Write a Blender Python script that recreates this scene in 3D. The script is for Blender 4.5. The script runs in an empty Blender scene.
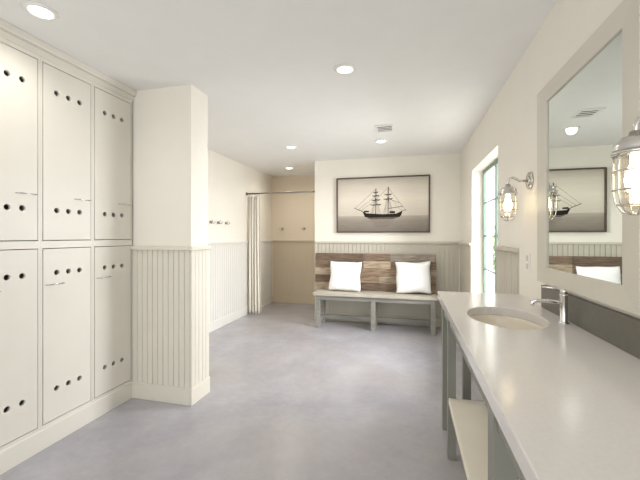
import bpy, bmesh, math, random
from mathutils import Vector, Matrix
random.seed(7)
S = bpy.context.scene
C = S.collection
PI = math.pi
W = {}
H = 1.3; CEIL = 2.47
XR = 0.72; YB = 5.2; XL = -2.6; XLK = -2.15; YA = 6.35; XO = -1.41

# ------------------------------------------------------------ materials
def srgb(r, g, b):
    f = lambda c: (c/255/12.92) if c/255 <= .04045 else ((c/255+.055)/1.055)**2.4
    return (f(r), f(g), f(b), 1)
def mat(name, col, rough=.5, metal=0, var=.04, scale=6, bump=0, bscale=60, spec=.5, stretch=(1,1,1), detail=4):
    m = bpy.data.materials.new(name); m.use_nodes = True
    nt = m.node_tree; n = nt.nodes; l = nt.links
    b = n['Principled BSDF']
    b.inputs['Roughness'].default_value = rough
    b.inputs['Metallic'].default_value = metal
    b.inputs['Specular IOR Level'].default_value = spec
    tc = n.new('ShaderNodeTexCoord'); mp = n.new('ShaderNodeMapping')
    mp.inputs['Scale'].default_value = stretch
    l.new(tc.outputs['Object'], mp.inputs['Vector'])
    nz = n.new('ShaderNodeTexNoise'); nz.inputs['Scale'].default_value = scale; nz.inputs['Detail'].default_value = detail
    l.new(mp.outputs['Vector'], nz.inputs['Vector'])
    cr = n.new('ShaderNodeValToRGB')
    c = col
    cr.color_ramp.elements[0].position = .3; cr.color_ramp.elements[1].position = .7
    cr.color_ramp.elements[0].color = (c[0]*(1-var), c[1]*(1-var), c[2]*(1-var), 1)
    cr.color_ramp.elements[1].color = (min(1, c[0]*(1+var)), min(1, c[1]*(1+var)), min(1, c[2]*(1+var)), 1)
    l.new(nz.outputs['Fac'], cr.inputs['Fac']); l.new(cr.outputs['Color'], b.inputs['Base Color'])
    if bump:
        nb = n.new('ShaderNodeTexNoise'); nb.inputs['Scale'].default_value = bscale
        l.new(mp.outputs['Vector'], nb.inputs['Vector'])
        bp = n.new('ShaderNodeBump'); bp.inputs['Strength'].default_value = bump; bp.inputs['Distance'].default_value = .01
        l.new(nb.outputs['Fac'], bp.inputs['Height']); l.new(bp.outputs['Normal'], b.inputs['Normal'])
    return m
def emit(name, col, st):
    m = bpy.data.materials.new(name); m.use_nodes = True
    b = m.node_tree.nodes['Principled BSDF']
    b.inputs['Base Color'].default_value = col
    b.inputs['Emission Color'].default_value = col; b.inputs['Emission Strength'].default_value = st
    return m
M = {}
M['wall'] = mat('wall_paint', srgb(240, 235, 224), .75, var=.01)
M['alcove'] = mat('alcove_shaded_paint', srgb(232, 219, 198), .75, var=.01)  # beige paint, darkened to put the alcove's dim light into the colour
M['alcove_w'] = mat('alcove_wainscot_shaded_paint', srgb(210, 195, 171), .6, var=.01)  # beige wainscot, with the alcove's shade painted into its tone
M['ceil'] = mat('ceiling_paint', srgb(244, 244, 242), .85, var=.01)
M['wains'] = mat('wainscot_shaded_paint', srgb(203, 197, 182), .45, var=.015)  # same paint as the partition wainscot, with shade put into the colour
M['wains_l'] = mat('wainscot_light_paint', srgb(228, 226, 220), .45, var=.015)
M['wains_p'] = mat('wainscot_lit_paint', srgb(223, 218, 205), .45, var=.015)  # lit copy of the same wainscot paint, without the painted shade
M['locker'] = mat('locker_paint', srgb(225, 221, 211), .4, var=.012)
M['trimw'] = mat('greige_trim_paint', srgb(210, 205, 192), .4, var=.01)
M['chrome'] = mat('chrome', (.8, .8, .8, 1), .12, 1, var=.01)
M['nickel'] = mat('brushed_nickel', (.66, .64, .61, 1), .2, 1, var=.03)
M['rod'] = mat('rod_metal', (.30, .28, .26, 1), .35, 1, var=.03)
M['dark'] = mat('dark_grille', (.10, .10, .10, 1), .7)
M['counter'] = mat('counter_stone', srgb(220, 216, 212), .17, var=.025, scale=90)
M['splash'] = mat('splash_stone', srgb(104, 100, 91), .35, var=.06, scale=30)
M['vanity'] = mat('vanity_paint', srgb(136, 136, 126), .5, var=.03)
M['crate'] = mat('shelf_paint', srgb(238, 231, 214), .5, var=.02)
M['porc'] = mat('sink_porcelain', srgb(236, 226, 208), .12, var=.01)
M['bench'] = mat('bench_paint', srgb(142, 140, 132), .55, var=.14, scale=12, stretch=(.4, 3, 3))
M['seat'] = mat('bench_seat_paint', srgb(188, 181, 168), .5, var=.18, scale=9, stretch=(.5, 8, 3), detail=8)
M['pillow'] = mat('pillow_cotton', srgb(252, 252, 252), .9, var=.003, bump=.25, bscale=14)
M['curtain'] = mat('curtain_linen', srgb(234, 228, 216), .9, var=.02, bump=.1, bscale=200)
M['teal'] = mat('window_green_paint', srgb(112, 130, 120), .45, var=.05)
M['frame'] = mat('picture_frame_brown', srgb(88, 70, 56), .4, var=.15, scale=20)
M['ship'] = mat('ship_ink', srgb(46, 41, 38), .9, var=.2, scale=30, spec=.1)
M['shipl'] = mat('ship_sail_ink', srgb(108, 100, 92), .9, var=.2, scale=30, spec=.1)
M['mat_wb'] = mat('hook_metal', (.35, .33, .30, 1), .35, 1)
M['plate'] = mat('plastic_plate', srgb(240, 239, 235), .35, var=.005)
M['ground'] = mat('outside_gravel', srgb(206, 204, 196), .9, var=.1, scale=3)
M['leaf'] = mat('tree_leaf', srgb(160, 188, 134), .8, var=.35, scale=6)
M['bark'] = mat('tree_bark', srgb(124, 108, 90), .9, var=.2, scale=6)
wood_cols = [(150, 128, 106), (124, 104, 86), (160, 144, 124), (144, 134, 122), (110, 92, 76), (176, 158, 136)]
WOODS = [mat('reclaimed_wood', srgb(*c), .75, var=.48, scale=4, bump=.4, bscale=30, stretch=(1.8, 8, 18), detail=9) for c in wood_cols]
M['bulb'] = emit('bulb_glow', (1, .84, .56, 1), 12)
M['lens'] = emit('downlight_lens', (1, .94, .82, 1), 8)

def floor_mat():
    m = bpy.data.materials.new('polished_concrete'); m.use_nodes = True
    nt = m.node_tree; n = nt.nodes; l = nt.links; b = n['Principled BSDF']
    tc = n.new('ShaderNodeTexCoord')
    n1 = n.new('ShaderNodeTexNoise'); n1.inputs['Scale'].default_value = 2.6; n1.inputs['Detail'].default_value = 10; n1.inputs['Roughness'].default_value = .62
    n2 = n.new('ShaderNodeTexNoise'); n2.inputs['Scale'].default_value = 1.1; n2.inputs['Detail'].default_value = 6
    n3 = n.new('ShaderNodeTexNoise'); n3.inputs['Scale'].default_value = 22; n3.inputs['Detail'].default_value = 8; n3.inputs['Roughness'].default_value = .7
    for x in (n1, n2, n3): l.new(tc.outputs['Object'], x.inputs['Vector'])
    r1 = n.new('ShaderNodeValToRGB')
    e = r1.color_ramp.elements
    e[0].position = .28; e[0].color = srgb(157, 156, 162); e[1].position = .72; e[1].color = srgb(181, 180, 188)
    l.new(n1.outputs['Fac'], r1.inputs['Fac'])
    r2 = n.new('ShaderNodeValToRGB'); e = r2.color_ramp.elements
    e[0].position = .42; e[0].color = (0, 0, 0, 1); e[1].position = .76; e[1].color = (.6, .6, .6, 1)
    l.new(n2.outputs['Fac'], r2.inputs['Fac'])
    mx = n.new('ShaderNodeMixRGB'); mx.inputs['Color2'].default_value = srgb(169, 161, 154)
    l.new(r2.outputs['Color'], mx.inputs['Fac']); l.new(r1.outputs['Color'], mx.inputs['Color1'])
    m2 = n.new('ShaderNodeMixRGB'); m2.blend_type = 'OVERLAY'; m2.inputs['Fac'].default_value = .09
    l.new(mx.outputs['Color'], m2.inputs['Color1']); l.new(n3.outputs['Fac'], m2.inputs['Color2'])
    l.new(m2.outputs['Color'], b.inputs['Base Color'])
    b.inputs['Roughness'].default_value = .26
    b.inputs['Specular IOR Level'].default_value = .65
    return m
M['floor'] = floor_mat()

def mirror_mat():
    m = bpy.data.materials.new('mirror_glass'); m.use_nodes = True
    b = m.node_tree.nodes['Principled BSDF']
    b.inputs['Base Color'].default_value = (.68, .72, .69, 1); b.inputs['Metallic'].default_value = 1; b.inputs['Roughness'].default_value = .01
    return m
M['mirror'] = mirror_mat()
def glass_mat(tint=(1, 1, 1, 1), f=.12):
    m = bpy.data.materials.new('clear_glass'); m.use_nodes = True
    nt = m.node_tree; n = nt.nodes; l = nt.links
    n.remove(n['Principled BSDF'])
    t = n.new('ShaderNodeBsdfTransparent'); t.inputs['Color'].default_value = tint
    g = n.new('ShaderNodeBsdfGlossy'); g.inputs['Roughness'].default_value = .05
    mx = n.new('ShaderNodeMixShader'); mx.inputs['Fac'].default_value = f
    l.new(t.outputs[0], mx.inputs[1]); l.new(g.outputs[0], mx.inputs[2]); l.new(mx.outputs[0], n['Material Output'].inputs['Surface'])
    return m
M['glass'] = glass_mat(f=.04)
M['jar'] = glass_mat((1, .98, .93, 1), .16)
def print_mat():
    m = bpy.data.materials.new('sepia_sea_print'); m.use_nodes = True
    nt = m.node_tree; n = nt.nodes; l = nt.links; b = n['Principled BSDF']
    b.inputs['Roughness'].default_value = .6
    tc = n.new('ShaderNodeTexCoord'); sp = n.new('ShaderNodeSeparateXYZ')
    l.new(tc.outputs['Generated'], sp.inputs[0])
    nz = n.new('ShaderNodeTexNoise'); nz.inputs['Scale'].default_value = 7; nz.inputs['Detail'].default_value = 6
    mp = n.new('ShaderNodeMapping'); mp.inputs['Scale'].default_value = (1, 1, 9)
    l.new(tc.outputs['Generated'], mp.inputs['Vector']); l.new(mp.outputs['Vector'], nz.inputs['Vector'])
    r = n.new('ShaderNodeValToRGB'); e = r.color_ramp.elements
    e[0].position = 0; e[0].color = srgb(122, 114, 104)
    e[1].position = 1; e[1].color = srgb(192, 184, 171)
    for p, c in ((.2, (150, 141, 129)), (.285, (176, 167, 154)), (.30, (206, 198, 183)), (.6, (230, 222, 207)), (.85, (216, 208, 193))):
        x = e.new(p); x.color = srgb(*c)
    l.new(sp.outputs['Z'], r.inputs['Fac'])
    mx = n.new('ShaderNodeMixRGB'); mx.blend_type = 'OVERLAY'; mx.inputs['Fac'].default_value = .2
    l.new(r.outputs['Color'], mx.inputs['Color1']); l.new(nz.outputs['Fac'], mx.inputs['Color2'])
    l.new(mx.outputs['Color'], b.inputs['Base Color'])
    return m
M['print'] = print_mat()

# ------------------------------------------------------------ mesh helper (world coordinates)
class MB:
    def __init__(s): s.v = []; s.f = []; s.m = []; s.sm = []
    def add(s, vs, fs, mi=0, smooth=False):
        o = len(s.v); s.v += [Vector(p) for p in vs]
        for f in fs: s.f.append([i+o for i in f]); s.m.append(mi); s.sm.append(smooth)
        return s
    def box(s, x0, x1, y0, y1, z0, z1, mi=0):
        vs = [(x, y, z) for z in (z0, z1) for y in (y0, y1) for x in (x0, x1)]
        return s.add(vs, [(0, 2, 3, 1), (4, 5, 7, 6), (0, 1, 5, 4), (2, 6, 7, 3), (0, 4, 6, 2), (1, 3, 7, 5)], mi)
    def cyl(s, p0, p1, r0, r1=None, n=16, mi=0, cap=True):
        if r1 is None: r1 = r0
        p0 = Vector(p0); p1 = Vector(p1); d = (p1-p0).normalized()
        a = d.orthogonal().normalized(); b = d.cross(a)
        vs = [p0+(a*math.cos(2*PI*i/n)+b*math.sin(2*PI*i/n))*r0 for i in range(n)] + [p1+(a*math.cos(2*PI*i/n)+b*math.sin(2*PI*i/n))*r1 for i in range(n)]
        s.add(vs, [(i, (i+1) % n, n+(i+1) % n, n+i) for i in range(n)], mi, True)
        if cap:
            s.add(vs[:n], [tuple(reversed(range(n)))], mi); s.add(vs[n:], [tuple(range(n))], mi)
        return s
    def tube(s, pts, r, n=8, mi=0):
        pts = [Vector(p) for p in pts]; rings = []
        prev = None
        for i, p in enumerate(pts):
            d = (pts[min(i+1, len(pts)-1)]-pts[max(i-1, 0)]).normalized()
            if prev is None: a = d.orthogonal().normalized()
            else: a = (prev-d*prev.dot(d)).normalized()
            prev = a; b = d.cross(a)
            rings.append([p+(a*math.cos(2*PI*k/n)+b*math.sin(2*PI*k/n))*r for k in range(n)])
        vs = [q for rg in rings for q in rg]; fs = []
        for i in range(len(rings)-1):
            for k in range(n): fs.append((i*n+k, i*n+(k+1) % n, (i+1)*n+(k+1) % n, (i+1)*n+k))
        s.add(vs, fs, mi, True)
        s.add(rings[0], [tuple(reversed(range(n)))], mi); s.add(rings[-1], [tuple(range(n))], mi)
        return s
    def ring(s, c, R, r, axis='z', n=28, k=8, mi=0):
        c = Vector(c); vs = []; fs = []
        for i in range(n):
            t = 2*PI*i/n
            for j in range(k):
                q = 2*PI*j/k; rr = R+r*math.cos(q); h = r*math.sin(q)
                p = {'z': (rr*math.cos(t), rr*math.sin(t), h), 'x': (h, rr*math.cos(t), rr*math.sin(t)), 'y': (rr*math.cos(t), h, rr*math.sin(t))}[axis]
                vs.append(c+Vector(p))
        for i in range(n):
            for j in range(k): fs.append((i*k+j, ((i+1) % n)*k+j, ((i+1) % n)*k+(j+1) % k, i*k+(j+1) % k))
        return s.add(vs, fs, mi, True)
    def lathe(s, c, prof, n=32, mi=0, sx=1, sy=1):
        cx, cy, cz = c; vs = []; fs = []
        for (r, z) in prof:
            for i in range(n):
                t = 2*PI*i/n; vs.append((cx+r*sx*math.cos(t), cy+r*sy*math.sin(t), cz+z))
        for j in range(len(prof)-1):
            for i in range(n): fs.append((j*n+i, j*n+(i+1) % n, (j+1)*n+(i+1) % n, (j+1)*n+i))
        return s.add(vs, fs, mi, True)
    def build(s, name, mats, parent=None, bevel=0, recalc=True):
        o0 = W[parent.name] if parent else Vector((0, 0, 0))
        me = bpy.data.meshes.new(name)
        if not parent:
            xs = [v for v in s.v]
            c = Vector(((min(v.x for v in xs)+max(v.x for v in xs))/2, (min(v.y for v in xs)+max(v.y for v in xs))/2, min(v.z for v in xs)))
            o0 = c
        me.from_pydata([v-o0 for v in s.v], [], s.f)
        if not isinstance(mats, (list, tuple)): mats = [mats]
        for m in mats: me.materials.append(m)
        for p, mi, sm in zip(me.polygons, s.m, s.sm): p.material_index = mi; p.use_smooth = sm
        if recalc:
            bm = bmesh.new(); bm.from_mesh(me); bmesh.ops.remove_doubles(bm, verts=bm.verts, dist=1e-6)
            bmesh.ops.recalc_face_normals(bm, faces=bm.faces); bm.to_mesh(me); bm.free()
        me.update()
        o = bpy.data.objects.new(name, me); C.objects.link(o)
        if parent: o.parent = parent
        else: o.location = o0
        W[o.name] = o0.copy()
        if bevel:
            b = o.modifiers.new('bevel', 'BEVEL'); b.width = bevel; b.segments = 2; b.limit_method = 'ANGLE'; b.angle_limit = math.radians(40)
        return o
def thing(name, loc, label, cat, group=None):
    o = bpy.data.objects.new(name, None); o.empty_display_size = .1; C.objects.link(o); o.location = loc
    W[o.name] = Vector(loc); o['label'] = label; o['category'] = cat
    if group: o['group'] = group
    return o
def tag(o, label, cat, group=None):
    o['label'] = label; o['category'] = cat
    if group: o['group'] = group
    return o
def struct(o, label=None, cat=None):
    o['kind'] = 'structure'
    if label: o['label'] = label
    if cat: o['category'] = cat
    return o
def copy_tree(o, parent=None):
    c = o.copy(); C.objects.link(c); c.parent = parent; W[c.name] = W[o.name].copy()
    for ch in list(o.children): copy_tree(ch, c)
    return c
def boolean_cut(o, cutter_mb):
    k = cutter_mb.build('cutter', M['dark'])
    md = o.modifiers.new('cut', 'BOOLEAN'); md.object = k; md.operation = 'DIFFERENCE'; md.solver = 'EXACT'
    bpy.context.view_layer.update()
    dg = bpy.context.evaluated_depsgraph_get()
    me = bpy.data.meshes.new_from_object(o.evaluated_get(dg))
    me.name = o.data.name; old = o.data
    o.modifiers.remove(md); o.data = me
    bpy.data.objects.remove(k)

# ------------------------------------------------------------ room shell
Y0 = -1.6
struct(MB().box(XL-.15, XR+.22, Y0, YA+.15, -.1, 0).build('floor', M['floor']), 'polished grey concrete floor', 'floor')
struct(MB().box(XL-.15, XR+.22, Y0, YA+.15, CEIL, CEIL+.1).build('ceiling', M['ceil']), 'smooth off-white ceiling', 'ceiling')
struct(MB().box(XL-.15, XL, Y0, YA+.15, 0, CEIL).build('wall_left', M['wall']), 'cream painted left wall', 'wall')
struct(MB().box(XL, XLK-.002, Y0, 1.238, 0, CEIL).build('wall_left_front', M['locker']), 'painted wall beside lockers', 'wall')
struct(MB().box(XL, -1.62, 2.33, 2.56, 0, CEIL).build('wall_partition', M['wall']), 'cream partition wall at end of lockers', 'wall')
struct(MB().box(XO, XR+.22, YB, YB+.13, 0, CEIL).build('wall_back', M['wall']), 'cream wall behind the bench', 'wall')
struct(MB().box(XO, XO+.12, YB+.13, YA, 0, CEIL).build('wall_alcove_side', M['alcove']), 'side wall of changing alcove', 'wall')
struct(MB().box(XL, XO+.12, YA, YA+.15, 0, CEIL).build('wall_alcove_back', M['alcove']), 'tan back wall of changing alcove', 'wall')
WY0, WY1, WZ0, WZ1 = 3.12, 4.31, .55, 2.05
rw = MB().box(XR, XR+.22, Y0, WY0, 0, CEIL).box(XR, XR+.22, WY1, YB, 0, CEIL)
rw.box(XR, XR+.22, WY0, WY1, 0, WZ0).box(XR, XR+.22, WY0, WY1, WZ1, CEIL)
struct(rw.build('wall_right', M['wall']), 'cream right wall with deep window opening', 'wall')

def bead(name, axis, a, b, face, out, z0, z1, m, t=.014, pitch=.05, g=.005, dp=.006):
    mb = MB()
    def bx(u0, u1, th0, th1, za, zb):
        f0, f1 = sorted((face+out*th0, face+out*th1))
        if axis == 'x': mb.box(u0, u1, f0, f1, za, zb)
        else: mb.box(f0, f1, u0, u1, za, zb)
    bx(a, b, 0, t-dp, z0, z1)
    n = max(1, round((b-a)/pitch)); p = (b-a)/n
    for i in range(n): bx(a+i*p+g/2, a+(i+1)*p-g/2, t-dp-.001, t, z0, z1)
    return struct(mb.build(name, m), 'vertical beadboard wainscot', 'wainscot')
def rail(name, axis, a, b, face, out, z0, z1, m, t=.03, label='trim rail'):
    mb = MB()
    f0, f1 = sorted((face, face+out*t))
    (mb.box(a, b, f0, f1, z0, z1) if axis == 'x' else mb.box(f0, f1, a, b, z0, z1))
    return struct(mb.build(name, m, bevel=.004), label, 'trim')
CZ = 1.19
def wains(i, axis, a, b, face, out, m, base='', bh=.13, extra=0, g=.005, dp=.006, pitch=.05):
    bead('trim_%d' % i, axis, a, b, face, out, bh-.005, CZ, m, g=g, dp=dp, pitch=pitch)
    rail('trim_%d' % (i+1), axis, a, b+extra, face, out, CZ, CZ+.03, m, .034, 'wainscot cap rail')
    rail('baseboard_'+base, axis, a, b+extra, face, out, 0, bh, m, .022, 'painted baseboard')
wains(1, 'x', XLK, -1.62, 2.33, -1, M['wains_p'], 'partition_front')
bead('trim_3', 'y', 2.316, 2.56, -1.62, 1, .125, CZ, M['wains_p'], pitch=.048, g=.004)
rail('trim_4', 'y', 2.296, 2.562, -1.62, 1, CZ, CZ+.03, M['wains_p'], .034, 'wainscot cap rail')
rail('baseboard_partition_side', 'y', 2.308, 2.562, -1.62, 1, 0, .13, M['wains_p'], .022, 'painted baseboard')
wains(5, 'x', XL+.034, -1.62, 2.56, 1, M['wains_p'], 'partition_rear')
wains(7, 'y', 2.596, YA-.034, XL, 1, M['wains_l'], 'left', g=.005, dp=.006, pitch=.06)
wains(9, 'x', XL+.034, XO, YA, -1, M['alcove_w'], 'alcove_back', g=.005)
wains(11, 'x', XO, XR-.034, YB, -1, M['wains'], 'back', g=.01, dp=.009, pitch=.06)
bead('trim_13', 'y', WY1, YB-.034, XR, -1, .125, CZ, M['wains'], g=.009, dp=.009, pitch=.06)
rail('trim_14', 'y', WY1, YB-.034, XR, -1, CZ, CZ+.03, M['wains'], .034, 'wainscot cap rail')
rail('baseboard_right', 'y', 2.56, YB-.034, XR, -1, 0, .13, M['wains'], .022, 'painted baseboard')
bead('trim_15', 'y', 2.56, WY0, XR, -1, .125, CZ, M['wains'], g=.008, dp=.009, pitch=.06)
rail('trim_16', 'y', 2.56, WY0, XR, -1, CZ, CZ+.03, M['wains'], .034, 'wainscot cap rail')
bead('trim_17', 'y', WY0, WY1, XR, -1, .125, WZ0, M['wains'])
rail('trim_18', 'y', WY0, WY1, XR+.02, -1, WZ0, WZ0+.025, M['trimw'], .06, 'window sill board')

# window ------------------------------------------------------------------
w = MB(); fx0, fx1 = XR+.115, XR+.145; fw = .042
w.box(fx0, fx1, WY0, WY0+fw, WZ0, WZ1).box(fx0, fx1, WY1-fw, WY1, WZ0, WZ1)
w.box(fx0, fx1, WY0+fw, WY1-fw, WZ0, WZ0+fw).box(fx0, fx1, WY0+fw, WY1-fw, WZ1-fw, WZ1)
ym = (WY0+WY1)/2
w.box(fx0, fx1, ym-.022, ym+.022, WZ0+fw, WZ1-fw)
for k in range(1, 4):
    z = WZ0+(WZ1-WZ0)*k/4
    w.box(fx0+.01, fx1-.006, WY0+fw, ym-.022, z-.008, z+.008).box(fx0+.01, fx1-.006, ym+.022, WY1-fw, z-.008, z+.008)
win = struct(w.build('window_1', M['teal'], bevel=.003), 'grey-green framed casement window with small panes', 'window')
gp = MB().box(fx0+.016, fx0+.019, WY0+fw, WY1-fw, WZ0+fw, WZ1-fw)
gp.build('pane', M['glass'], win)
struct(MB().box(XR+.22, 14, -4, 24, -.25, -.1).build('ground', M['ground']), 'pale ground outside the window', 'ground')
tx, ty = 2.35, 10.2
tr = thing('shrub', (tx, ty, -.1), 'leafy green shrub standing outside the window', 'shrub')
MB().cyl((tx, ty, -.1), (tx+.05, ty, .9), .07, .04, 14).build('trunk', M['bark'], tr)
lf = MB(); rr = random.Random(3)
for k in range(900):
    d = Vector((rr.gauss(0, 1), rr.gauss(0, 1), rr.gauss(0, 1))).normalized()*(rr.random()**.4)
    p = Vector((tx+d.x*.8, ty+d.y*.8, 1.0+d.z*.65))
    a = Vector((rr.gauss(0, 1), rr.gauss(0, 1), rr.gauss(0, 1))).normalized()*.07; b = a.orthogonal().normalized()*.04
    lf.add([p-a, p+b, p+a, p-b], [(0, 1, 2, 3)])
lf.build('foliage', M['leaf'], tr, recalc=False)

# ------------------------------------------------------------ lockers
LW = .357
YE = 2.314
struct(MB().box(XL, XLK+.006, YE-3*LW-.005, YE+.016, 0, .125).build('baseboard_lockers', M['locker'], bevel=.004), 'plain plinth under lockers', 'baseboard')
crown = MB().box(XL, XLK+.004, YE-3*LW-.005, YE+.016, 2.385, CEIL).box(XLK, XLK+.03, YE-3*LW-.005, YE+.016, 2.425, CEIL)
struct(crown.build('trim_19', M['locker'], bevel=.004), 'flat crown moulding above lockers', 'trim')
y1 = YE; y0 = YE-LW
lk = thing('locker_cabinet', (XL+.225, (y0+y1)/2, .125), 'cream two-door locker column against the partition wall', 'locker', 'built-in locker columns')
b = MB(); t = .012; zb, zm0, zm1, zt = .13, 1.225, 1.27, 2.385
b.box(XL+.002, XLK, y0+.0005, y0+t, zb-.005, zt).box(XL+.002, XLK, y1-t, y1-.0005, zb-.005, zt)
b.box(XL+.002, XL+.012, y0+t, y1-t, zb-.005, zt)
b.box(XL+.012, XLK, y0+t, y1-t, zb-.005, zb+.018).box(XL+.012, XLK, y0+t, y1-t, zm0, zm1).box(XL+.012, XLK, y0+t, y1-t, zt-.025, zt)
b.build('body', M['locker'], lk)
g = .0045
def door(z0, z1, hz, hside, holes):
    d = MB().box(XLK-.018, XLK+.003, y0+t+g, y1-t-g, z0+g, z1-g)
    o = d.build('door', M['locker'], lk)
    ym = (y0+y1)/2
    for z in holes:
        for k in (-1, 0, 1):
            c = MB().cyl((XLK-.05, ym+k*.078, z), (XLK+.05, ym+k*.078, z), .0165, n=20)
            boolean_cut(o, c)
    bv = o.modifiers.new('bevel', 'BEVEL'); bv.width = .002; bv.limit_method = 'ANGLE'
    yc = ym+hside*.095
    h = MB().tube([(XLK+.003, yc-.05, hz), (XLK+.022, yc-.05, hz), (XLK+.026, yc-.044, hz), (XLK+.026, yc+.044, hz), (XLK+.022, yc+.05, hz), (XLK+.003, yc+.05, hz)], .0035, 8)
    W[o.name] = W[lk.name]
    hh = h.build('handle', M['nickel'], o); hh['label'] = 'slim metal pull handle'
    return hh
door(zm1, zt-.025, 1.545, 1, (2.2, 1.46))
door(zb+.018, zm0, 1.0, -1, (1.07, .34))
for k, lab in ((1, 'cream two-door locker column in the middle of the locker bank'), (2, 'cream two-door locker column farthest from the partition wall, cut off by the photo edge')):
    c = copy_tree(lk); c.location.y -= k*LW; c['label'] = lab

# ------------------------------------------------------------ bench
BX0, BX1, BY0, BY1 = -1.30, .38, 4.70, 5.13
bn = thing('bench', ((BX0+BX1)/2, (BY0+BY1)/2, 0), 'long painted bench with reclaimed wood plank back below the ship picture', 'bench')
m = MB()
for k in range(3):
    a = BY0+k*(BY1-.05-BY0)/3; m.box(BX0, BX1, a+.001, a+(BY1-.05-BY0)/3-.001, .462, .5)
m.build('seat', M['seat'], bn, bevel=.003)
for x in (BX0+.03, (BX0+BX1)/2-.03, BX1-.09):
    for y in (BY0+.03, BY1-.13):
        MB().box(x, x+.06, y, y+.06, 0, .462).build('leg', M['bench'], bn, bevel=.003)
MB().box(BX0+.05, BX1-.05, BY0+.035, BY0+.06, .40, .462).build('apron', M['bench'], bn)
m = MB().box(BX0+.05, BX1-.05, BY1-.115, BY1-.085, .07, .13)
for x in (BX0+.045, (BX0+BX1)/2-.015, BX1-.075): m.box(x, x+.03, BY0+.08, BY1-.115, .07, .13)
m.build('stretcher', M['bench'], bn)
QX0, QX1 = -1.365, .385
m = MB(); rows = 5; z0 = .502; hgt = .54; rh = hgt/rows
rnd = random.Random(5)
lean = lambda z: (z-z0)*.05
last = -1
for r in range(rows):
    x = QX0
    while x < QX1-.01:
        L = rnd.uniform(.25, .75); x2 = min(QX1, x+L)
        if QX1-x2 < .15: x2 = QX1
        dy = rnd.uniform(0, .008)
        mi = rnd.choice([q for q in range(6) if q != last]); last = mi
        za = z0+r*rh
        vs = []
        for z in (za+.002, za+rh-.002):
            for y in (BY1-.078-dy, BY1-.053):
                for xx in (x+.001, x2-.001): vs.append((xx, y+lean(z), z))
        m.add(vs, [(0, 2, 3, 1), (4, 5, 7, 6), (0, 1, 5, 4), (2, 6, 7, 3), (0, 4, 6, 2), (1, 3, 7, 5)], mi)
        x = x2
m.build('backrest', WOODS, bn)
for x in (BX0+.03, (BX0+BX1)/2, BX1-.09):
    vs = [(xx, y+lean(z), z) for z in (.35, 1.0) for y in (BY1-.052, BY1-.022) for xx in (x, x+.05)]
    MB().add(vs, [(0, 2, 3, 1), (4, 5, 7, 6), (0, 1, 5, 4), (2, 6, 7, 3), (0, 4, 6, 2), (1, 3, 7, 5)]).build('back_support', M['bench'], bn)

def pillow(cx, w, h, rz, label, seed):
    n = 28; rr = random.Random(seed); ph = [rr.uniform(0, 6) for _ in range(6)]
    vs = []; fs = []
    for side in (1, -1):
        o = len(vs)
        for j in range(n+1):
            for i in range(n+1):
                u = -1+2*i/n; v = -1+2*j/n
                k = max(0, (1-u**4))*max(0, (1-v**4))
                th = .075*(k**.55)*(1+.08*math.sin(3*u+ph[0])*math.cos(2.5*v+ph[1]))
                pinx = 1-.06*(1-v*v)*1.0; piny = 1-.07*(1-u*u)
                vs.append(Vector((u*w/2*(pinx+.02*math.sin(5*v+ph[2])), side*th, v*h/2*(piny+.02*math.sin(4*u+ph[3])))))
        for j in range(n):
            for i in range(n):
                a = o+j*(n+1)+i; fs.append((a, a+1, a+n+2, a+n+1))
    R = Matrix.Rotation(math.radians(-14), 3, 'X'); Rz = Matrix.Rotation(rz, 3, 'Y')
    pts = [R @ (Rz @ p) for p in vs]
    zmin = min(p.z for p in pts)
    ymax = -9
    for p in pts:
        zz = p.z-zmin+.502
        ymax = max(ymax, p.y-((zz-.5)*.05 if zz < 1.04 else .03))
    pts = [p+Vector((cx, BY1-.09-ymax, .502-zmin)) for p in pts]
    tag(MB().add(pts, fs, 0, True).build('throw_pillow', M['pillow']), label, 'pillow', 'white pillows on the bench')
pillow(-.885, .47, .44, .02, 'white square throw pillow at the left end of the bench', 1)
pillow(.07, .48, .45, -.03, 'white square throw pillow at the right end of the bench, nearest the window', 3)

# ------------------------------------------------------------ ship picture
PX0, PX1, PZ0, PZ1 = -1.056, .307, 1.35, 2.18
pc = thing('framed_picture', ((PX0+PX1)/2, YB, PZ0), 'brown framed sepia picture of a masted sailing ship above the bench', 'picture')
fwid = .019; fy0, fy1 = YB-.04, YB-.001
m = MB().box(PX0, PX1, fy0, fy1, PZ0, PZ0+fwid).box(PX0, PX1, fy0, fy1, PZ1-fwid, PZ1)
m.box(PX0, PX0+fwid, fy0, fy1, PZ0+fwid, PZ1-fwid).box(PX1-fwid, PX1, fy0, fy1, PZ0+fwid, PZ1-fwid)
m.build('frame', M['frame'], pc, bevel=.003)
MB().box(PX0+fwid, PX1-fwid, YB-.02, YB-.003, PZ0+fwid, PZ1-fwid).build('print', M['print'], pc)
cx = (PX0+PX1)/2+.01; cz = PZ0+.285
yy = YB-.0215
def flat(mb, pts, mi=0, d=0): mb.add([(cx+a, yy-d, cz+b) for a, b in pts], [tuple(range(len(pts)))], mi)
def line(mb, a, b, wd=.004, mi=0, d=0):
    ax, az = a; bx_, bz = b; L = math.hypot(bx_-ax, bz-az); nx, nz = -(bz-az)/L*wd/2, (bx_-ax)/L*wd/2
    flat(mb, [(ax+nx, az+nz), (bx_+nx, bz+nz), (bx_-nx, bz-nz), (ax-nx, az-nz)], mi, d)
sh = MB()
flat(sh, [(-.30, .035), (-.24, .005), (0, -.012), (.2, -.005), (.285, .035), (.275, -.015), (.25, -.055), (-.2, -.062), (-.26, -.05)])
flat(sh, [(-.28, .018), (-.20, .02), (-.2, .04), (-.27, .045)])
flat(sh, [(.10, 0), (.18, 0), (.18, .03), (.10, .03)])
line(sh, (-.29, .03), (-.42, .085), .008); line(sh, (.27, .03), (.34, .045), .006)
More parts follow.
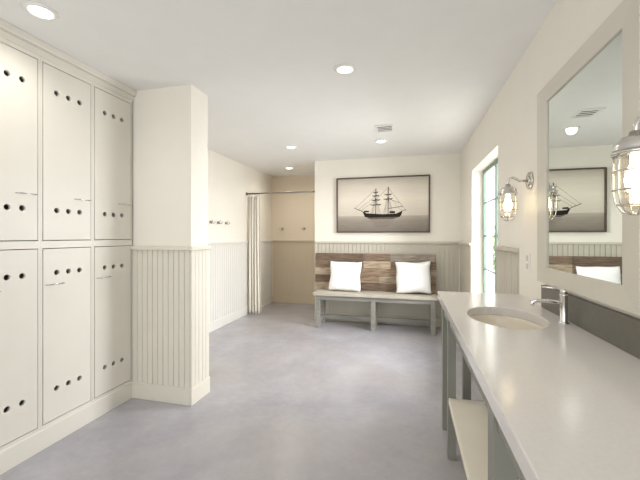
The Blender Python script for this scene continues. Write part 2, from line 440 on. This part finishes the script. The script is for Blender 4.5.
masts = [(-.10, .37, .010), (.08, .39, .010)]
for (mx_, mh, mw) in masts:
    line(sh, (mx_, -.01), (mx_+.004, mh), mw)
    for q, (fz, hw) in enumerate(((.36, .085), (.55, .07), (.72, .055), (.86, .038))):
        if mx_ > 0 and q in (0, 3): continue
        z = mh*fz
        line(sh, (mx_-hw, z-.004), (mx_+hw, z+.004), .006)
        flat(sh, [(mx_-hw*.9, z-.002), (mx_+hw*.9, z+.002), (mx_+hw*.75, z-.016), (mx_+hw*.3, z-.011), (mx_-hw*.2, z-.018), (mx_-hw*.8, z-.012)], 1, .0004)
    for sx in (-.07, -.05, -.03, .03, .05, .07): line(sh, (mx_, mh*.66), (mx_+sx, .0), .0022)
    line(sh, (mx_, mh*.95), (mx_-.05, .02), .002); line(sh, (mx_, mh*.95), (mx_+.06, .02), .002)
line(sh, (-.10, .36), (-.41, .08), .003); line(sh, (-.10, .26), (-.36, .06), .003); line(sh, (-.10, .2), (-.32, .045), .003)
line(sh, (.08, .38), (-.10, .2), .0025); line(sh, (.08, .38), (.33, .045), .003); line(sh, (.08, .25), (.27, .04), .002)
line(sh, (.08, .07), (.29, .10), .007); line(sh, (.08, .22), (.24, .15), .005)
flat(sh, [(-.24, -.062), (.24, -.056), (.15, -.085), (-.17, -.088)], 1, -.0002)
for k in range(9):
    zz = -.10-.012*k; wv = .2-.012*k; off = .03*math.sin(k*2.1)
    line(sh, (-wv+off, zz), (wv*.8+off, zz+.002), .0025, 1)
sh.build('ship_image', [M['ship'], M['shipl']], pc, recalc=False)

# ------------------------------------------------------------ mirror
MY0, MY1, MZ0, MZ1 = 1.262, 2.125, 1.055, 2.075
mr = thing('wall_mirror', (XR, (MY0+MY1)/2, MZ0), 'large mirror in a wide painted frame on the wall above the sink', 'mirror')
mw = .105; mh = .08; x0 = XR-.035; x1 = XR-.001
def frame_piece(mb, outer, inner):
    p = outer+inner
    vs = [(x0 if k < 2 else x0+.008, y, z) for k, (y, z) in enumerate(p)] + [(x1, y, z) for (y, z) in p]
    mb.add(vs, [(0, 1, 2, 3), (7, 6, 5, 4), (0, 4, 5, 1), (1, 5, 6, 2), (2, 6, 7, 3), (3, 7, 4, 0)])
m = MB(); a, b_, c_, d_ = (MY0, MZ0), (MY1, MZ0), (MY1, MZ1), (MY0, MZ1)
ai, bi, ci, di = (MY0+mw, MZ0+mh), (MY1-mw, MZ0+mh), (MY1-mw, MZ1-mh), (MY0+mw, MZ1-mh)
frame_piece(m, [a, b_], [bi, ai]); frame_piece(m, [b_, c_], [ci, bi]); frame_piece(m, [c_, d_], [di, ci]); frame_piece(m, [d_, a], [ai, di])
m.build('frame', M['trimw'], mr, bevel=.002)
MB().box(XR-.02, XR-.002, MY0+mw-.01, MY1-mw+.01, MZ0+mh-.01, MZ1-mh+.01).build('mirror_glass', M['mirror'], mr)

# ------------------------------------------------------------ countertop, splash, sink, faucet
CX0, CY1, CTZ = .20, 2.54, .915; CY0 = -.9
o = MB().box(CX0, XR-.001, CY0, CY1, CTZ-.045, CTZ).build('countertop', M['counter'])
SX, SY, SA, SB = .45, 1.82, .165, .235
cut = MB()
n = 64
vs = [(SX+SA*math.cos(2*PI*i/n), SY+SB*math.sin(2*PI*i/n), z) for z in (CTZ-.1, CTZ+.1) for i in range(n)]
cut.add(vs, [(i, (i+1) % n, n+(i+1) % n, n+i) for i in range(n)]+[tuple(reversed(range(n))), tuple(range(n, 2*n))])
boolean_cut(o, cut)
bv = o.modifiers.new('bevel', 'BEVEL'); bv.width = .004; bv.segments = 2; bv.limit_method = 'ANGLE'; bv.angle_limit = math.radians(50)
tag(o, 'long pale polished stone countertop along the right wall', 'countertop')
tag(MB().box(XR-.02, XR-.0005, CY0, 2.11, CTZ, CTZ+.12).build('backsplash', M['splash'], bevel=.002), 'dark taupe stone backsplash strip under the mirror', 'backsplash')
sk = thing('sink', (SX, SY, CTZ-.2), 'oval undermount sink set into the pale countertop', 'sink')
prof = [(1.07, 0), (1.0, 0), (.985, -.02), (.93, -.06), (.80, -.10), (.55, -.128), (.25, -.138), (.12, -.14)]
ub = MB()
prof2 = prof+[(.12, -.15), (.3, -.148), (.6, -.138), (.85, -.11), (.98, -.07), (1.04, -.02), (1.07, 0)]
ub.lathe((SX, SY, CTZ-.0455), [(r, z) for r, z in prof2], 64, 0, SA, SB)
ub.build('bowl', M['porc'], sk, recalc=True)
dr = MB().cyl((SX, SY, CTZ-.1955), (SX, SY, CTZ-.182), .024, n=24).ring((SX, SY, CTZ-.182), .022, .003)
dr.build('drain', M['chrome'], sk)
FX, FY = .662, 1.73
fc = thing('faucet', (FX, FY, CTZ), 'chrome single lever faucet behind the sink', 'faucet')
m = MB().lathe((FX, FY, CTZ), [(0.0005, 0), (.022, 0), (.022, .005), (.017, .009), (.0145, .013), (.0145, .122), (.016, .124), (.016, .130), (0.0005, .132)], 32)
m.build('body', M['chrome'], fc)
m = MB().tube([(FX-.010, FY, CTZ+.092), (FX-.06, FY, CTZ+.097), (FX-.108, FY, CTZ+.097), (FX-.12, FY, CTZ+.093), (FX-.124, FY, CTZ+.085), (FX-.124, FY, CTZ+.074)], .0085, 16)
m.build('spout', M['chrome'], fc)
m = MB().lathe((FX, FY, CTZ+.134), [(0.0005, 0), (.0145, 0), (.0145, .012), (.011, .018), (.0005, .020)], 24)
m.tube([(FX, FY, CTZ+.147), (FX-.03, FY, CTZ+.154), (FX-.085, FY, CTZ+.160)], .004, 10)
m.build('lever', M['chrome'], fc)

# vanity base
vn = thing('vanity_frame', ((CX0+XR)/2, .9, 0), 'grey-green open wooden frame of posts carrying the countertop', 'vanity')
VX0, VX1 = .225, .70
for y in (2.44, 2.13, 1.03, -.6):
    w_ = .045 if y == 2.13 else .065
    for x in (VX0, VX1-w_):
        MB().box(x, x+w_, y, y+w_, 0, .868).build('leg', M['vanity'], vn, bevel=.003)
for x in (.355, .49):
    MB().box(x, x+.05, 2.455, 2.495, .10, .77).build('end_slat', M['vanity'], vn, bevel=.002)
m = MB().box(VX0+.01, VX0+.035, CY0+.05, 2.44, .77, .868).box(VX0+.065, VX1-.065, 2.46, 2.49, .77, .868).box(VX1-.03, VX1-.005, CY0+.05, 2.44, .77, .868)
m.build('apron', M['vanity'], vn, bevel=.002)
MB().box(VX0+.065, VX1-.065, 2.455, 2.495, .05, .10).build('end_rail', M['vanity'], vn, bevel=.002)
sf = MB().box(VX0+.004, VX1-.004, 1.096, 2.129, .325, .36).build('shelf', M['crate'], vn, bevel=.003)
sf['label'] = 'pale cream open lower shelf'
MB().box(VX0+.015, VX0+.04, 1.096, 2.129, .26, .324).build('shelf_rail', M['vanity'], vn, bevel=.002)

# outlet
ot = thing('wall_outlet', (XR, 2.38, 1.12), 'white wall outlet plate between the window and the mirror', 'outlet')
MB().box(XR-.006, XR-.0005, 2.345, 2.415, 1.08, 1.195).build('plate', M['plate'], ot, bevel=.002)
m = MB().box(XR-.0085, XR-.006, 2.363, 2.397, 1.095, 1.13).box(XR-.0085, XR-.006, 2.363, 2.397, 1.145, 1.18)
m.build('socket', M['trimw'], ot, bevel=.001)

# ------------------------------------------------------------ sconces
def sconce(y, zt, label, first=True):
    s = thing('wall_sconce', (XR, y, zt), label, 'wall lamp', 'caged nautical wall lamps')
    lx = XR-.125
    MB().cyl((XR-.001, y, zt), (XR-.012, y, zt), .055, .052, 32).cyl((XR-.012, y, zt), (XR-.02, y, zt), .03, .022, 24).build('backplate', M['nickel'], s)
    pts = [(XR-.012, y, zt)]
    for k in range(9):
        a = PI*k/8; pts.append((XR-.06-.0-.032*math.sin(a/2)*1.0 - .033*(k/8), y, zt+.022*math.sin(a)))
    pts.append((lx, y, zt-.008)); pts.append((lx, y, zt-.03))
    MB().tube(pts, .0075, 12).build('arm', M['nickel'], s)
    zc = zt-.03
    cap = MB().lathe((lx, y, zc), [(.0005, .012), (.014, .012), (.016, 0), (.030, -.004), (.046, -.018), (.050, -.034), (.050, -.042), (.053, -.042), (.053, -.05), (.0005, -.05)], 32)
    cap.build('cap', M['nickel'], s)
    MB().lathe((lx, y, zc-.05), [(.036, 0), (.038, -.03), (.038, -.105), (.034, -.128), (.022, -.143), (.0005, -.148)], 32).build('glass_jar', M['jar'], s)
    bl = MB().lathe((lx, y, zc-.05), [(.0005, 0), (.012, -.0), (.013, -.025), (.022, -.05), (.025, -.07), (.02, -.088), (.0005, -.098)], 24)
    bl.build('bulb', M['bulb'], s)
    cg = MB(); r = .0028
    for k in range(6):
        a = 2*PI*k/6+.3; ca, sa = math.cos(a), math.sin(a)
        P = [(.048, -.045), (.0495, -.08), (.0495, -.15), (.044, -.180), (.030, -.203), (.012, -.211)]
        cg.tube([(lx+rr*ca, y+rr*sa, zc+z) for rr, z in P], r, 8)
    cg.ring((lx, y, zc-.095), .0495, r); cg.ring((lx, y, zc-.145), .0495, r); cg.ring((lx, y, zc-.186), .041, r); cg.ring((lx, y, zc-.211), .013, r)
    cg.build('cage', M['nickel'], s)
    return s
sconce(2.34, 1.635, 'caged nickel wall lamp between the window and the mirror')
sconce(1.11, 1.60, 'caged nickel wall lamp at the near side of the mirror, by the right photo edge')

# ------------------------------------------------------------ ceiling lights and vent
def downlight(x, y, label, e=20):
    s = thing('ceiling_light', (x, y, CEIL), label, 'ceiling light', 'recessed ceiling lights')
    MB().lathe((x, y, CEIL), [(.052, -.003), (.056, -.010), (.070, -.009), (.078, -.0005), (.052, -.0005), (.052, -.003)], 36).build('trim_ring', M['plate'], s)
    MB().cyl((x, y, CEIL-.0008), (x, y, CEIL-.004), .052, n=36).build('lens', M['lens'], s)
    L = bpy.data.lights.new('downlight_spot', 'SPOT'); L.energy = e; L.color = (1, .95, .87); L.spot_size = math.radians(160); L.spot_blend = 1; L.shadow_soft_size = .05
    lo = bpy.data.objects.new('downlight_spot', L); C.objects.link(lo); lo.location = (x, y, CEIL-.02)
downlight(-1.85, 1.38, 'recessed ceiling light above the lockers, largest in the photo', 15)
downlight(-.427, 2.385, 'recessed ceiling light in the middle of the ceiling between lockers and mirror', 22)
downlight(-.32, 4.30, 'recessed ceiling light just behind the ceiling vent, in front of the ship picture', 26)
downlight(-1.49, 4.30, 'recessed ceiling light outside the curtained alcove', 22)
downlight(-1.98, 5.62, 'small recessed ceiling light inside the curtained alcove', 24)
vt = thing('ceiling_vent', (-.24, 3.79, CEIL), 'square slatted air vent in the ceiling', 'vent')
vx0, vx1, vy0, vy1 = -.34, -.15, 3.67, 3.91
MB().box(vx0+.01, vx1-.01, vy0+.01, vy1-.01, CEIL-.003, CEIL-.0005).build('backing', M['dark'], vt)
m = MB().box(vx0, vx1, vy0, vy0+.02, CEIL-.012, CEIL-.0005).box(vx0, vx1, vy1-.02, vy1, CEIL-.012, CEIL-.0005).box(vx0, vx0+.02, vy0+.02, vy1-.02, CEIL-.012, CEIL-.0005).box(vx1-.02, vx1, vy0+.02, vy1-.02, CEIL-.012, CEIL-.0005)
m.build('frame', M['plate'], vt, bevel=.002)
m = MB()
for k in range(4):
    y = vy0+.037+k*.05; m.box(vx0+.02, vx1-.02, y, y+.02, CEIL-.007, CEIL-.0045)
m.build('slat', M['plate'], vt)

# ------------------------------------------------------------ curtain & rod
RY = 5.25; RZ = 2.0
rd = thing('curtain_rod', ((XL+XO)/2, RY, RZ), 'thin metal rod spanning the alcove opening', 'curtain rod')
MB().cyl((XL+.004, RY, RZ), (XO-.004, RY, RZ), .0125, n=16).build('rod', M['rod'], rd)
for x, s_ in ((XL+.0005, 1), (XO-.0005, -1)): MB().cyl((x, RY, RZ), (x+s_*.012, RY, RZ), .03, .026, 24).build('flange', M['rod'], rd)
for k in range(6):
    MB().ring((XL+.055+k*.034, RY, RZ-.014), .028, .0025, 'x', 20, 6).build('ring', M['rod'], rd)
cu = thing('curtain', (XL+.14, RY, .03), 'cream linen curtain drawn to the left end of the alcove rod', 'curtain')
m = MB(); nx = 120; nz = 30; vs = []; fs = []
for j in range(nz+1):
    f = j/nz; z = RZ-.048-f*(RZ-.048-.03)
    wd_ = .20+.03*f
    for i in range(nx+1):
        u = i/nx
        x = XL+.038+u*wd_
        y = RY+(.018+.012*f)*math.sin(u*2*PI*4.5+.5*math.sin(3*f))+.006*math.sin(u*13+f*4)
        vs.append((x, y, z))
for j in range(nz):
    for i in range(nx):
        a = j*(nx+1)+i; fs.append((a, a+1, a+nx+2, a+nx+1))
m.add(vs, fs, 0, True)
co = m.build('fabric', M['curtain'], cu); so = co.modifiers.new('solid', 'SOLIDIFY'); so.thickness = .003

# ------------------------------------------------------------ hooks
def hook(p, n, label, grp):
    p = Vector(p); n = Vector(n); s = Vector((n.y, -n.x, 0)) if n.x == 0 else Vector((0, 1, 0))
    h = thing('coat_hook', p, label, 'hook', grp)
    m = MB(); m.cyl(p+n*.0005, p+n*.008, .022, .019, 20); m.build('mounting_plate', M['nickel'], h)
    m = MB()
    for sg in (-1, 1):
        m.tube([p+n*.006, p+n*.02+Vector((0, 0, -.006)), p+n*.035+s*sg*.02+Vector((0, 0, -.018)), p+n*.048+s*sg*.034+Vector((0, 0, -.006)), p+n*.05+s*sg*.038+Vector((0, 0, .014))], .0055, 8)
    m.tube([p+n*.006, p+n*.03+Vector((0, 0, .01)), p+n*.045+Vector((0, 0, .03))], .005, 8)
    m.build('prong', M['mat_wb'], h)
for y, lab in ((4.17, 'metal coat hook on the left wall, nearest the partition'), (4.36, 'metal coat hook on the left wall, middle of the row'), (4.57, 'metal coat hook on the left wall, nearest the curtain')):
    hook((XL, y, 1.49), (1, 0, 0), lab, 'coat hooks on the left wall')
for x, lab in ((-2.38, 'metal coat hook on the alcove back wall, beside the curtain'), (-1.93, 'metal coat hook on the alcove back wall, beside the ship picture wall')):
    hook((x, YA, 1.44), (0, -1, 0), lab, 'coat hooks in the alcove')

# ------------------------------------------------------------ lighting
wd = bpy.data.worlds.new('World'); S.world = wd; wd.use_nodes = True
bg = wd.node_tree.nodes['Background']; bg.inputs['Color'].default_value = (.975, .985, 1, 1); bg.inputs['Strength'].default_value = 2.6
def area(name, loc, rot, sx, sy, e, col):
    L = bpy.data.lights.new(name, 'AREA'); L.shape = 'RECTANGLE'; L.size = sx; L.size_y = sy; L.energy = e; L.color = col
    o = bpy.data.objects.new(name, L); C.objects.link(o); o.location = loc; o.rotation_euler = rot
area('window_daylight', (XR+1.7, (WY0+WY1)/2, 1.85), (0, math.radians(80), 0), 1.6, 3.0, 450, (.985, .99, 1))
S.view_settings.view_transform = 'Standard'

# ------------------------------------------------------------ camera
cam = bpy.data.cameras.new('Camera'); co = bpy.data.objects.new('Camera', cam); C.objects.link(co)
cam.sensor_width = 36; cam.lens = 345/640*36; cam.shift_y = -4/640; cam.clip_start = .02
co.location = (0, 0, H); co.rotation_euler = (PI/2, 0, math.radians(14.3))
S.camera = co
